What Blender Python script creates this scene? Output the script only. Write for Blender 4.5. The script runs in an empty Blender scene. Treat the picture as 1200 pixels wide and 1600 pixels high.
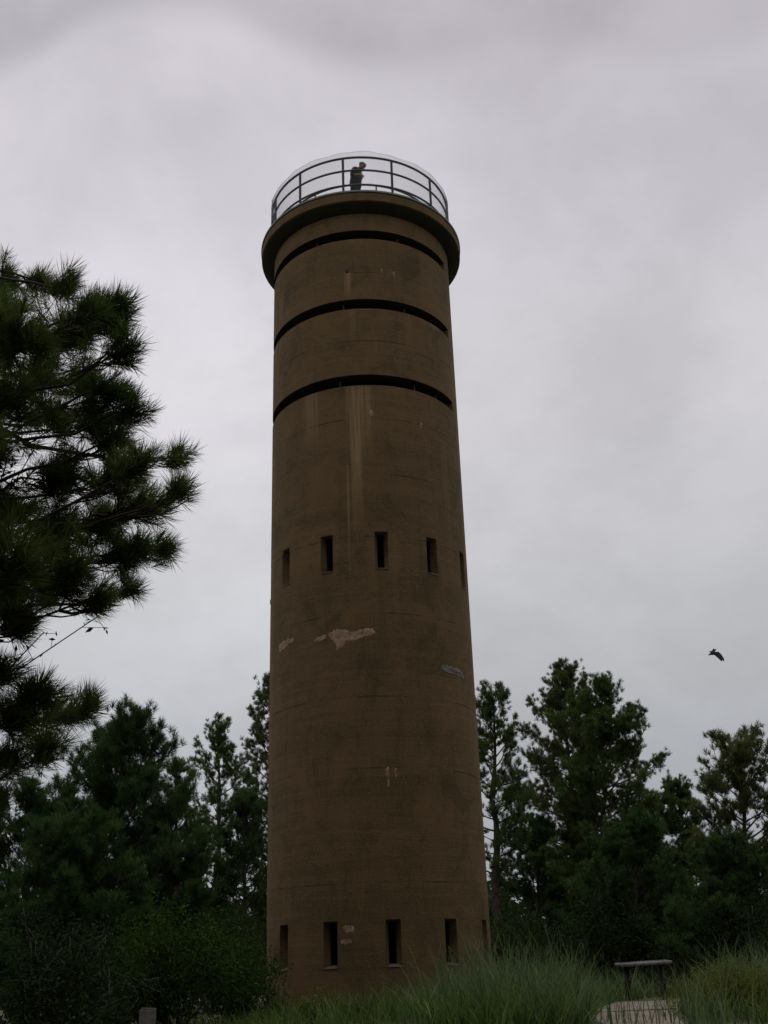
import bpy, bmesh, math, random
import numpy as np
from mathutils import Matrix, Vector

random.seed(4); RNG = np.random.default_rng(11)
S = bpy.context.scene; COL = S.collection
PI = math.pi; R_ = math.radians

# ------------------------------------------------------------------ camera
EYE = 1.6
RT = Vector((0.9996, -0.0037, -0.0297)); UPV = Vector((0.0258, -0.3938, 0.9188)); FW = Vector((0.0151, 0.9192, 0.3936))
FW.normalize(); RT = (RT - FW * RT.dot(FW)).normalized(); UPV = RT.cross(FW).normalized()
cam = bpy.data.cameras.new('camera'); camo = bpy.data.objects.new('camera', cam); COL.objects.link(camo)
camo.matrix_world = Matrix(((RT.x, UPV.x, -FW.x, 0), (RT.y, UPV.y, -FW.y, 0), (RT.z, UPV.z, -FW.z, EYE), (0, 0, 0, 1)))
cam.sensor_fit = 'VERTICAL'; cam.sensor_height = 24; cam.lens = 24 * 1700 / 1600
cam.clip_end = 3000; cam.clip_start = 0.05
S.camera = camo

def ray(px, py):
    v = FW + RT * ((px - 600) / 1700) - UPV * ((py - 800) / 1700)
    return v.normalized()
def at(px, py, dist):
    "point seen at a pixel of the photograph, at a horizontal distance in metres"
    v = ray(px, py); k = dist / math.hypot(v.x, v.y)
    return np.array((v.x * k, v.y * k, EYE + v.z * k))

# ------------------------------------------------------------------ sky and sun (overcast)
SUN_EL, SUN_AZ = R_(72), R_(12)          # behind the tower, a little to the right
w = bpy.data.worlds.new('World'); S.world = w; w.use_nodes = True
nt = w.node_tree; nt.nodes.clear(); N = nt.nodes; Lk = nt.links
def nd(tree, t, **kw):
    n = tree.nodes.new(t)
    for k, v in kw.items(): setattr(n, k, v)
    return n
def mth(tree, op, a, b=None, c=None, clamp=False):
    n = tree.nodes.new('ShaderNodeMath'); n.operation = op; n.use_clamp = clamp
    for i, x in enumerate((a, b, c)):
        if x is None: continue
        if isinstance(x, (int, float)): n.inputs[i].default_value = x
        else: tree.links.new(x, n.inputs[i])
    return n.outputs[0]
def maprange(tree, v, a, b, c=0.0, d=1.0, smooth=True):
    n = tree.nodes.new('ShaderNodeMapRange'); n.interpolation_type = 'SMOOTHSTEP' if smooth else 'LINEAR'
    tree.links.new(v, n.inputs[0])
    for i, x in zip((1, 2, 3, 4), (a, b, c, d)): n.inputs[i].default_value = x
    return n.outputs[0]
def mixc(tree, fac, a, b, mode='MIX'):
    n = tree.nodes.new('ShaderNodeMix'); n.data_type = 'RGBA'; n.blend_type = mode; n.clamp_factor = True
    for sock, x in ((n.inputs[0], fac), (n.inputs[6], a), (n.inputs[7], b)):
        if isinstance(x, (int, float)): sock.default_value = x
        elif isinstance(x, (tuple, list)): sock.default_value = tuple(x)[:3] + (1,)
        else: tree.links.new(x, sock)
    return n.outputs[2]
def noise(tree, vec, scale, detail=4, rough=.5, dist=0.0, out=0):
    n = tree.nodes.new('ShaderNodeTexNoise'); n.inputs['Scale'].default_value = scale
    n.inputs['Detail'].default_value = detail; n.inputs['Roughness'].default_value = rough; n.inputs['Distortion'].default_value = dist
    if vec is not None: tree.links.new(vec, n.inputs['Vector'])
    return n.outputs[out]
def ramp(tree, v, stops):
    n = tree.nodes.new('ShaderNodeValToRGB'); cr = n.color_ramp
    while len(cr.elements) < len(stops): cr.elements.new(.5)
    for e, (p, c) in zip(cr.elements, stops): e.position = p; e.color = tuple(c) + (1,)
    tree.links.new(v, n.inputs[0]); return n.outputs[0]
sky = nd(nt, 'ShaderNodeTexSky', sky_type='NISHITA', sun_disc=False)
sky.sun_elevation = SUN_EL; sky.sun_rotation = SUN_AZ; sky.air_density = 1.5; sky.dust_density = 4
tc = nd(nt, 'ShaderNodeTexCoord'); sep = nd(nt, 'ShaderNodeSeparateXYZ'); Lk.new(tc.outputs['Generated'], sep.inputs[0])
base = ramp(nt, sep.outputs[2], [(0.0, (.36, .375, .41)), (.12, (.41, .425, .455)), (.22, (.475, .485, .51)), (.33, (.56, .56, .585)), (.48, (.645, .625, .66)), (.60, (.61, .58, .625)), (.75, (.55, .52, .565)), (1, (.54, .51, .555))])
mp = nd(nt, 'ShaderNodeMapping'); Lk.new(tc.outputs['Generated'], mp.inputs[0]); mp.inputs['Scale'].default_value = (1, 1, 1.6); mp.inputs['Location'].default_value = (.3, 1.1, .4)
mp2 = nd(nt, 'ShaderNodeMapping'); Lk.new(tc.outputs['Generated'], mp2.inputs[0]); mp2.inputs['Scale'].default_value = (1, 1, 1.4); mp2.inputs['Rotation'].default_value = (0, R_(35), 0); mp2.inputs['Location'].default_value = (2.3, .1, .9)
n1 = noise(nt, mp.outputs[0], 2.4, 6, .55, .15); n2 = noise(nt, mp2.outputs[0], 5.5, 7, .58, .2)
cl = mth(nt, 'ADD', maprange(nt, n1, .3, .72, .92, 1.05), maprange(nt, n2, .32, .68, -.08, .055))
# the ragged lower edge of a heavier cloud deck overhead: its elevation against azimuth
az = mth(nt, 'ARCTAN2', sep.outputs[0], sep.outputs[1]); el = mth(nt, 'ARCSINE', sep.outputs[2])
edge = [(-40, 150), (60, 105), (130, 62), (200, 38), (300, 22), (370, 40), (450, 92), (530, 128), (630, 136), (730, 118), (800, 92), (900, 96), (1060, 100), (1200, 60)]
fc = nd(nt, 'ShaderNodeFloatCurve'); cv = fc.mapping.curves[0]; pts_ = []
for (px, py) in edge:
    d = ray(px, py); pts_.append((.5 + math.atan2(d.x, d.y) / 1.2, math.asin(d.z)))
while len(cv.points) < len(pts_): cv.points.new(.5, .5)
for p_, q_ in zip(cv.points, pts_): p_.location = q_
fc.mapping.update(); Lk.new(mth(nt, 'MULTIPLY_ADD', az, 1 / 1.2, .5, clamp=True), fc.inputs['Value'])
over = mth(nt, 'ADD', mth(nt, 'SUBTRACT', el, fc.outputs[0]), mth(nt, 'MULTIPLY', mth(nt, 'SUBTRACT', n2, .5), .06))
cl = mth(nt, 'SUBTRACT', cl, mth(nt, 'MULTIPLY', maprange(nt, over, -.006, .028, 0, .20), mth(nt, 'MULTIPLY', maprange(nt, over, .025, .10, 1, .35), maprange(nt, az, -.02, .14, 1, .5))))
cl = mth(nt, 'MULTIPLY', cl, mth(nt, 'MULTIPLY_ADD', maprange(nt, az, -.15, .30, 1.05, .90), 1.0, 0.0))
vm = nd(nt, 'ShaderNodeVectorMath', operation='SCALE'); Lk.new(base, vm.inputs[0]); Lk.new(cl, vm.inputs['Scale'])
sk = nd(nt, 'ShaderNodeVectorMath', operation='SCALE'); Lk.new(sky.outputs[0], sk.inputs[0]); sk.inputs['Scale'].default_value = .06
bg = nd(nt, 'ShaderNodeBackground'); Lk.new(mixc(nt, .95, sk.outputs[0], vm.outputs[0]), bg.inputs[0]); bg.inputs[1].default_value = 1.08
Lk.new(bg.outputs[0], nd(nt, 'ShaderNodeOutputWorld').inputs[0])
sl = bpy.data.lights.new('sun', 'SUN'); sl.energy = 1.3; sl.angle = R_(50); sl.color = (1, .97, .93)
so = bpy.data.objects.new('sun', sl); COL.objects.link(so)
so.rotation_euler = Vector((math.sin(SUN_AZ) * math.cos(SUN_EL), math.cos(SUN_AZ) * math.cos(SUN_EL), math.sin(SUN_EL))).to_track_quat('Z', 'Y').to_euler()
so.location = (0, 0, 60)
S.view_settings.view_transform = 'Standard'; S.view_settings.look = 'None'; S.view_settings.exposure = 0; S.view_settings.gamma = 1
S.render.engine = 'CYCLES'

# ------------------------------------------------------------------ mesh helpers
class MB:
    def __init__(s): s.v = []; s.t = []; s.q = []; s.n = 0; s.tm = []; s.qm = []
    def add(s, v, tris=None, quads=None, m=0):
        v = np.asarray(v, float).reshape(-1, 3)
        if tris is not None and len(tris): a = np.asarray(tris, int) + s.n; s.t.append(a); s.tm.append(np.full(len(a), m))
        if quads is not None and len(quads): a = np.asarray(quads, int) + s.n; s.q.append(a); s.qm.append(np.full(len(a), m))
        s.v.append(v); s.n += len(v)
    def box(s, c, h, rot=None, m=0):
        v = np.array([(x, y, z) for x in (-1, 1) for y in (-1, 1) for z in (-1, 1)], float) * np.asarray(h)
        if rot is not None: v = v @ np.array(rot.to_3x3()).T
        s.add(v + np.asarray(c), quads=[(0, 1, 3, 2), (4, 6, 7, 5), (0, 4, 5, 1), (2, 3, 7, 6), (0, 2, 6, 4), (1, 5, 7, 3)], m=m)
    def tube(s, pts, rad, n=6, closed=False, caps=True, m=0):
        P = np.asarray(pts, float); k = len(P); rad = np.broadcast_to(rad, (k,))
        if closed: T = np.roll(P, -1, 0) - np.roll(P, 1, 0)
        else: T = np.gradient(P, axis=0)
        T /= np.linalg.norm(T, axis=1)[:, None] + 1e-12
        ref = np.array((0, 0, 1.)) if abs(T[0, 2]) < .9 else np.array((1., 0, 0))
        U = np.cross(T, ref); bad = np.linalg.norm(U, axis=1) < 1e-3; U[bad] = np.cross(T[bad], (1., .3, 0))
        U /= np.linalg.norm(U, axis=1)[:, None]; V = np.cross(T, U)
        a = np.arange(n) * 2 * PI / n
        ring = P[:, None] + rad[:, None, None] * (U[:, None] * np.cos(a)[None, :, None] + V[:, None] * np.sin(a)[None, :, None])
        ii_ = np.arange(k if closed else k - 1)[:, None]; jj_ = (ii_ + 1) % k; e_ = np.arange(n)[None]; f_ = (e_ + 1) % n
        q = np.stack([ii_ * n + e_, ii_ * n + f_, jj_ * n + f_, jj_ * n + e_], 2).reshape(-1, 4)
        v = ring.reshape(-1, 3); tr = []
        if caps and not closed:
            v = np.vstack([v, P[:1], P[-1:]]); b = k * n
            for e in range(n): tr += [(b, (e + 1) % n, e), (b + 1, (k - 1) * n + e, (k - 1) * n + (e + 1) % n)]
        s.add(v, tr, q, m)
    def lathe(s, prof, n=144, m=0):
        prof = np.asarray(prof, float); k = len(prof); a = np.arange(n) * 2 * PI / n
        v = np.stack([prof[:, None, 0] * np.sin(a), -prof[:, None, 0] * np.cos(a), np.repeat(prof[:, 1:2], n, 1)], 2).reshape(-1, 3)
        q = [(i * n + e, i * n + (e + 1) % n, (i + 1) * n + (e + 1) % n, (i + 1) * n + e) for i in range(k - 1) for e in range(n)]
        s.add(v, None, q, m)
    def build(s, name, mats, parent=None, smooth=None):
        v = np.concatenate(s.v) if s.v else np.zeros((0, 3))
        t = np.concatenate(s.t) if s.t else np.zeros((0, 3), int); q = np.concatenate(s.q) if s.q else np.zeros((0, 4), int)
        me = bpy.data.meshes.new(name); me.vertices.add(len(v)); me.vertices.foreach_set('co', v.ravel())
        loops = np.concatenate([t.ravel(), q.ravel()]); me.loops.add(len(loops)); me.loops.foreach_set('vertex_index', loops.astype(np.int32))
        npoly = len(t) + len(q); me.polygons.add(npoly)
        st = np.concatenate([np.arange(len(t)) * 3, len(t) * 3 + np.arange(len(q)) * 4])
        me.polygons.foreach_set('loop_start', st.astype(np.int32))
        mi = np.concatenate([x for x in (s.tm + s.qm)]) if npoly else []
        if not isinstance(mats, (list, tuple)): mats = [mats]
        for x in mats: me.materials.append(x)
        me.polygons.foreach_set('material_index', np.asarray(mi, np.int32))
        me.update(calc_edges=True); me.validate()
        if smooth is not None:
            me.polygons.foreach_set('use_smooth', np.ones(len(me.polygons), bool))
            if smooth < 179: me.set_sharp_from_angle(angle=R_(smooth))
        o = bpy.data.objects.new(name, me); COL.objects.link(o)
        if parent is not None: o.parent = parent
        return o
def tag(o, label=None, cat=None, group=None, kind=None):
    for k, v in (('label', label), ('category', cat), ('group', group), ('kind', kind)):
        if v: o[k] = v
    return o
def empty(name, loc, rz=0):
    o = bpy.data.objects.new(name, None); COL.objects.link(o); o.location = loc; o.rotation_euler = (0, 0, rz); o.empty_display_size = .2
    return o
def nrm(a): a = np.asarray(a, float); return a / (np.linalg.norm(a) + 1e-12)

# ------------------------------------------------------------------ materials
def mat(name, col=(.5, .5, .5), rough=.8, metal=0, var=0.0, vscale=3.0, col2=None, bump=0.0, bscale=40, sub=None):
    m = bpy.data.materials.new(name); m.use_nodes = True; t = m.node_tree; b = t.nodes['Principled BSDF']
    b.inputs['Roughness'].default_value = rough; b.inputs['Metallic'].default_value = metal; b.inputs['Base Color'].default_value = tuple(col) + (1,)
    tcn = nd(t, 'ShaderNodeTexCoord')
    if col2:
        f = noise(t, tcn.outputs['Object'], vscale, 4, .6)
        t.links.new(mixc(t, maprange(t, f, .35, .65), tuple(col), tuple(col2)), b.inputs['Base Color'])
    if bump:
        bp = nd(t, 'ShaderNodeBump'); bp.inputs['Strength'].default_value = bump; bp.inputs['Distance'].default_value = .02
        t.links.new(noise(t, tcn.outputs['Object'], bscale, 5, .6), bp.inputs['Height']); t.links.new(bp.outputs[0], b.inputs['Normal'])
    return m
def leafmat(name, c1, c2, scale=2.5, rough=.55, c3=None, tr=.35):
    m = mat(name, c1, rough, col2=c2, vscale=scale); t = m.node_tree; b = t.nodes['Principled BSDF']; b.inputs['Specular IOR Level'].default_value = .06; b.inputs['Roughness'].default_value = .75
    o = [n for n in t.nodes if n.type == 'OUTPUT_MATERIAL'][0]
    ti = nd(t, 'ShaderNodeBsdfTranslucent'); mx = nd(t, 'ShaderNodeMixShader'); mx.inputs[0].default_value = tr
    src = b.inputs['Base Color'].links[0].from_socket
    geo = nd(t, 'ShaderNodeNewGeometry')
    isl = mixc(t, 1.0, src, ramp(t, geo.outputs['Random Per Island'], [(0, (.42, .45, .42)), (.5, (.95, .95, .95)), (.92, (1.35, 1.3, 1.15)), (1, c3 or (1.6, 1.25, .8))]), 'MULTIPLY')
    t.links.new(isl, b.inputs['Base Color']); t.links.new(isl, ti.inputs[0])
    t.links.new(b.outputs[0], mx.inputs[1]); t.links.new(ti.outputs[0], mx.inputs[2]); t.links.new(mx.outputs[0], o.inputs[0])
    return m
def concrete_material():
    m = bpy.data.materials.new('weathered_concrete'); m.use_nodes = True; t = m.node_tree; b = t.nodes['Principled BSDF']; b.inputs['Roughness'].default_value = .92
    b.inputs['Specular IOR Level'].default_value = .2
    tcn = nd(t, 'ShaderNodeTexCoord'); sp = nd(t, 'ShaderNodeSeparateXYZ'); t.links.new(tcn.outputs['Object'], sp.inputs[0])
    x, y, z = sp.outputs
    th = mth(t, 'ARCTAN2', x, mth(t, 'MULTIPLY', y, -1.0))
    cmb = nd(t, 'ShaderNodeCombineXYZ'); t.links.new(mth(t, 'MULTIPLY', th, 2.4), cmb.inputs[0]); t.links.new(z, cmb.inputs[1]); uv = cmb.outputs[0]
    def stretched(sx, sy, sc, det=4, rough=.55, dist=0):
        mpn = nd(t, 'ShaderNodeMapping'); t.links.new(uv, mpn.inputs[0]); mpn.inputs['Scale'].default_value = (sx, sy, 1)
        return noise(t, mpn.outputs[0], sc, det, rough, dist)
    big = stretched(1, 1, .55, 5, .6, .4); med = stretched(1, 1, 2.6, 5, .65, .3); fine = stretched(1, 1, 22, 5, .7)
    boards = stretched(.22, 5.0, 1.5, 6, .72, .15); vert = stretched(4.5, .22, 1.5, 4, .6); lifts = stretched(.03, 1, .9, 2, .5)
    c = mixc(t, maprange(t, big, .3, .7), (.108, .078, .047), (.142, .100, .062))
    c = mixc(t, maprange(t, med, .42, .66, 0, .6), c, (.150, .104, .066))
    c = mixc(t, maprange(t, med, .50, .30, 0, .55), c, (.085, .064, .038))
    c = mixc(t, maprange(t, lifts, .42, .6, 0, .5), c, (.090, .070, .040))
    c = mixc(t, maprange(t, boards, .53, .66, 0, .5), c, (.160, .114, .074))
    c = mixc(t, maprange(t, boards, .46, .33, 0, .5), c, (.075, .056, .035))
    c = mixc(t, maprange(t, vert, .52, .72, 0, .38), c, (.070, .056, .036))
    grain = stretched(1, 1.6, 55, 3, .7); drip = stretched(9, 1.1, 1.6, 5, .7, .3)
    c = mixc(t, maprange(t, drip, .54, .70, 0, .5), c, (.165, .118, .070))
    c = mixc(t, maprange(t, grain, .54, .68, 0, .75), c, (.23, .155, .085))
    c = mixc(t, maprange(t, grain, .44, .30, 0, .5), c, (.045, .038, .022))
    c = mixc(t, maprange(t, fine, .54, .70, 0, .7), c, (.205, .140, .082))
    c = mixc(t, maprange(t, fine, .46, .28, 0, .6), c, (.050, .038, .024))
    brk = stretched(.8, .8, 1.3, 4, .6)
    for zj in (2.35, 4.6, 6.1, 7.95, 9.75, 11.3, 12.75, 14.9, 16.9):
        dz = mth(t, 'ABSOLUTE', mth(t, 'ADD', mth(t, 'SUBTRACT', z, zj), mth(t, 'MULTIPLY', mth(t, 'SUBTRACT', med, .5), .05)))
        c = mixc(t, mth(t, 'MULTIPLY', maprange(t, dz, .028, .008), maprange(t, brk, .42, .62, 0, .75)), c, (.050, .038, .024))
    # lime and rust streaks run down below the sightlines; paler strips down both flanks
    blot = stretched(1, .75, 1.15, 6, .7, .8)
    c = mixc(t, maprange(t, blot, .50, .64, 0, .55), c, (.165, .112, .066))
    c = mixc(t, maprange(t, blot, .47, .34, 0, .5), c, (.062, .050, .030))
    ragged = stretched(16, .35, 1.2, 4, .7, .2)
    for az, wd, z0, z1, st, colr in [(-5.3, 4.0, 12.95, 8.6, 1.0, (.36, .29, .22)), (-3.0, 9.5, 13.05, 10.6, .8, (.31, .25, .19)), (-10.3, 1.0, 11, 7.6, .6, (.33, .25, .18)), (-33, 6.5, 13.05, 11.2, .6, (.30, .25, .20)), (-8.4, 2.6, 16.35, 15.4, .9, (.33, .25, .19)), (-62, 4, 16.5, 15.2, .4, (.30, .22, .16)), (-6, 2.0, 15.25, 14.0, .35, (.30, .23, .17)), (28, 3, 15.2, 13.9, .35, (.27, .2, .15)), (7, 3.4, 8.4, 4.9, .45, (.10, .085, .06)), (14, 2.2, 9.3, 6.2, .3, (.25, .18, .12)), (52, 4, 12, 7, .35, (.25, .19, .14)), (45, 8, 17.3, 15.6, .3, (.24, .19, .14)), (-23, 3, 8.3, 5.8, .3, (.1, .085, .06)), (78, 5, 14, 0, .4, (.27, .21, .16)), (-75, 6, 12, 0, .3, (.26, .2, .15))]:
        zz0, zz1 = z0 + EYE - 1.0, z1 + EYE - 1.0
        dth = mth(t, 'ABSOLUTE', mth(t, 'SUBTRACT', th, R_(az)))
        ma = maprange(t, dth, R_(wd), R_(wd * .45), 0, 1)
        mz = mth(t, 'MULTIPLY', maprange(t, z, zz0 + .05, zz0 - .08), maprange(t, z, zz1, zz1 + (zz0 - zz1) * .75))
        mm = mth(t, 'MULTIPLY', mth(t, 'MULTIPLY', ma, mz), maprange(t, ragged, .36, .58, .15, st))
        c = mixc(t, mm, c, tuple(v * k for v, k in zip(colr, (.80, .74, .66))))
    c = mixc(t, 1.0, c, (1.14, 1.05, .80), 'MULTIPLY'); t.links.new(c, b.inputs['Base Color'])
    seam = mth(t, 'POWER', mth(t, 'ABSOLUTE', mth(t, 'SINE', mth(t, 'MULTIPLY', z, PI / .155))), 18.0)
    hgt = mth(t, 'ADD', mth(t, 'ADD', mth(t, 'MULTIPLY', fine, .8), mth(t, 'MULTIPLY', boards, .7)), mth(t, 'MULTIPLY', seam, .03))
    bp = nd(t, 'ShaderNodeBump'); bp.inputs['Strength'].default_value = .8; bp.inputs['Distance'].default_value = .02
    t.links.new(hgt, bp.inputs['Height']); t.links.new(bp.outputs[0], b.inputs['Normal'])
    return m
M = dict(
    concrete=concrete_material(),
    plaster=mat('bare_pink_concrete', (.28, .180, .105), .9, col2=(.44, .295, .185), vscale=9, bump=.9, bscale=30),
    grey_patch=mat('grey_cement_patch', (.18, .16, .135), .85, col2=(.23, .205, .175), vscale=8, bump=.3),
    inside=mat('interior_shade_concrete', (.022, .020, .017), .95, col2=(.035, .03, .026)),  # shade of window tunnels and interior put into a near-black colour
    sill=mat('sill_concrete', (.13, .098, .062), .9, col2=(.18, .138, .09), vscale=12, bump=.4),
    flash=mat('edge_flashing', (.16, .19, .16), .6, col2=(.20, .22, .19), vscale=6),
    rail=mat('dark_green_paint', (.012, .024, .028), .45, col2=(.018, .032, .034), vscale=8),
    wire=mat('galvanised_wire', (.17, .20, .19), .5, metal=.3),
    soffit=mat('dark_soffit', (.032, .034, .018), .95, col2=(.05, .046, .027), vscale=3),  # slit ceilings and rim underside, darker and greener than the wall
    rust=mat('rusty_steel', (.10, .05, .03), .8, col2=(.05, .03, .02), vscale=20),
    bark=mat('pine_bark', (.045, .035, .028), .95, col2=(.09, .065, .05), vscale=9, bump=.8, bscale=25),
    twig=mat('twig_bark', (.04, .03, .022), .9, col2=(.07, .055, .04), vscale=9),
    needle_near=leafmat('near_pine_needles', (.070, .115, .026), (.105, .150, .040), 1.6),
    needle=leafmat('pine_needles', (.070, .120, .034), (.105, .155, .050), .8),
    needle_olive=leafmat('olive_pine_needles', (.090, .125, .042), (.130, .155, .060), .8),
    needle_blue=leafmat('bluish_pine_needles', (.045, .092, .030), (.070, .120, .042), .8),
    leaf=leafmat('shrub_leaves', (.026, .058, .009), (.046, .090, .014), 1.8),
    leaf_dark=leafmat('dark_shrub_leaves', (.016, .034, .010), (.028, .050, .014), 1.2),
    leaf_yellow=leafmat('yellow_green_leaves', (.11, .15, .022), (.17, .19, .03), 2),
    grass=leafmat('beach_grass', (.085, .135, .060), (.120, .170, .080), 1.0, c3=(1.6, 1.4, .9)),
    grass_green=leafmat('green_grass', (.060, .110, .025), (.095, .145, .036), 1.5),
    straw=leafmat('dry_grass', (.13, .115, .055), (.18, .16, .085), 2),
    seed=leafmat('grass_seed_heads', (.17, .14, .085), (.22, .19, .12), 3),
    cement=mat('path_cement', (.13, .105, .078), .9, col2=(.20, .165, .125), vscale=2.2, bump=.3, bscale=30),
    post=mat('weathered_timber', (.17, .16, .14), .9, col2=(.11, .10, .09), vscale=7, bump=.5),
    black=mat('black_metal', (.012, .012, .014), .5),
    stone=mat('grey_stone', (.13, .12, .115), .9, col2=(.20, .18, .17), vscale=6, bump=.6, bscale=14),
)
gm = mat('sandy_ground', (.060, .048, .030), .95, col2=(.030, .034, .014), vscale=.9, bump=.6, bscale=12); M['ground'] = gm

# ------------------------------------------------------------------ terrain
def ss(a, b, x): t = np.clip((x - a) / (b - a), 0, 1); return t * t * (3 - 2 * t)
def gz(x, y):
    x = np.asarray(x, float); y = np.asarray(y, float)
    h = 1.0 * ss(1.5, 13, y) + .07 * np.sin(x * .7 + .6) * ss(6, 12, y) * (1 - ss(20, 23, y)) + .05 * np.sin(y * .9 + x * .4) * ss(6, 12, y) * (1 - ss(19, 22, y))
    flat = 1.0 * ss(1.5, 13, y); h = flat + (h - flat) * (1 - ss(1.6, 2.6, x))
    h = h - .22 * ss(-1.5, -5.5, x) * ss(6, 12, y) * (1 - ss(24, 34, y))
    return h
ax = np.unique(np.concatenate([np.linspace(-1500, -60, 10), np.linspace(-60, 60, 121), np.linspace(60, 1500, 10)]))
ay = np.unique(np.concatenate([np.linspace(-1200, -40, 8), np.linspace(-40, 80, 161), np.linspace(80, 2200, 12)]))
X, Y = np.meshgrid(ax, ay); Z = gz(X, Y)
mb = MB(); nx = len(ax); ii = np.arange(len(ay) - 1)[:, None] * nx + np.arange(nx - 1)[None]
mb.add(np.stack([X, Y, Z], 2).reshape(-1, 3), None, np.stack([ii, ii + 1, ii + nx + 1, ii + nx], 2).reshape(-1, 4))
tag(mb.build('ground', M['ground'], smooth=180), 'sandy ground under grass and pine litter', kind='structure')

# ------------------------------------------------------------------ the tower
D, R, T0 = 25.149, 2.4, 1.0
tower = tag(empty('observation_tower', (0, D, T0)), 'tall round brown concrete lookout tower with three dark slits and a railed roof', 'tower')
ZO = EYE - T0                                  # heights below are above the eye; add ZO for the tower's own frame
RI = R - .40
WIN_AZ = [7.0 + 30.2 * k for k in range(-3, 4)]
SLITS = [(13.06, 13.35), (15.23, 15.51), (17.33, 17.60)]
MIDW, BOTW = (8.385, 9.27), (.20, 1.055)
HW = 3.65
def build_wall():
    th = set(np.round(np.arange(-180, 180, 2.5), 3))
    for a in WIN_AZ:
        th = {t for t in th if abs(t - a) > HW + .6 or False} | {round(a - HW, 3), round(a, 3), round(a + HW, 3)}
    SL0, SL1 = -113.0, 67.5
    th = {t for t in th if min(abs(t - SL0), abs(t - SL1)) > .5 or any(abs(t - a) < HW + .1 for a in WIN_AZ)} | {SL0, SL1}
    th = sorted(th); nT = len(th)
    zs = sorted({-ZO - .4, *BOTW, 2.5, 4.0, 5.5, 7, *MIDW, 10.5, 12, *[z for s in SLITS for z in s], 14.3, 16.4, 18.15})
    def void(i, j):
        a0, a1 = th[i], th[(i + 1) % nT]; a = (a0 + a1) / 2 if a1 > a0 else 180; z = (zs[j] + zs[j + 1]) / 2
        for lo, hi in (MIDW, BOTW):
            if lo < z < hi: return any(abs(a - w_) < HW for w_ in WIN_AZ)
        for lo, hi in SLITS:
            if lo < z < hi: return SL0 < a < SL1
        return False
    V = []; 
    for r in (R, RI):
        for z in zs:
            for a in th: V.append((r * math.sin(R_(a)), -r * math.cos(R_(a)), z + ZO))
    nZ = len(zs); idx = lambda o, j, i: o * nZ * nT + j * nT + i % nT
    q = []; qs = []
    for j in range(nZ - 1):
        for i in range(nT):
            if void(i, j): continue
            q.append((idx(0, j, i), idx(0, j, i + 1), idx(0, j + 1, i + 1), idx(0, j + 1, i)))
            q.append((idx(1, j, i + 1), idx(1, j, i), idx(1, j + 1, i), idx(1, j + 1, i + 1)))
            if void((i + 1) % nT, j): q.append((idx(0, j, i + 1), idx(1, j, i + 1), idx(1, j + 1, i + 1), idx(0, j + 1, i + 1)))
            if void((i - 1) % nT, j): q.append((idx(1, j, i), idx(0, j, i), idx(0, j + 1, i), idx(1, j + 1, i)))
            if j + 1 < nZ - 1 and void(i, j + 1): q.append((idx(0, j + 1, i), idx(0, j + 1, i + 1), idx(1, j + 1, i + 1), idx(1, j + 1, i)))
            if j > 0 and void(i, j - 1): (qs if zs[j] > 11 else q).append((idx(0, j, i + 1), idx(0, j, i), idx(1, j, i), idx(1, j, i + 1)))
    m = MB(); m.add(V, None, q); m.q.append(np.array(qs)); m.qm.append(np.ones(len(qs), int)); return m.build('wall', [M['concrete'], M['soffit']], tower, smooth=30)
build_wall()
# roof slab with overhanging rim, and its thin metal edge
m = MB(); RR = 1.1458 * R
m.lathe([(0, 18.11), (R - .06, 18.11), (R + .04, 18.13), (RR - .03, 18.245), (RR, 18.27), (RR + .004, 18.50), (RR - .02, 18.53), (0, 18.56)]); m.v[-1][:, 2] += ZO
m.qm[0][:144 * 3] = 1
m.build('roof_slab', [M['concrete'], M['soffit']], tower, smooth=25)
m = MB(); m.lathe([(RR - .10, 18.535), (RR + .022, 18.528), (RR + .022, 18.578), (RR - .03, 18.60), (RR - .10, 18.60)]); m.v[-1][:, 2] += ZO
m.build('edge_flashing', M['flash'], tower, smooth=25)
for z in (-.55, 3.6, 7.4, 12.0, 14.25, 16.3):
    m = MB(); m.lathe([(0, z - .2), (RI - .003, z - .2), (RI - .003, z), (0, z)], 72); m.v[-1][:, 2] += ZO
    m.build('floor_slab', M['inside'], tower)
def cylp(a, z, r=R): return np.array((r * math.sin(R_(a)), -r * math.cos(R_(a)), z + ZO))
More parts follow.
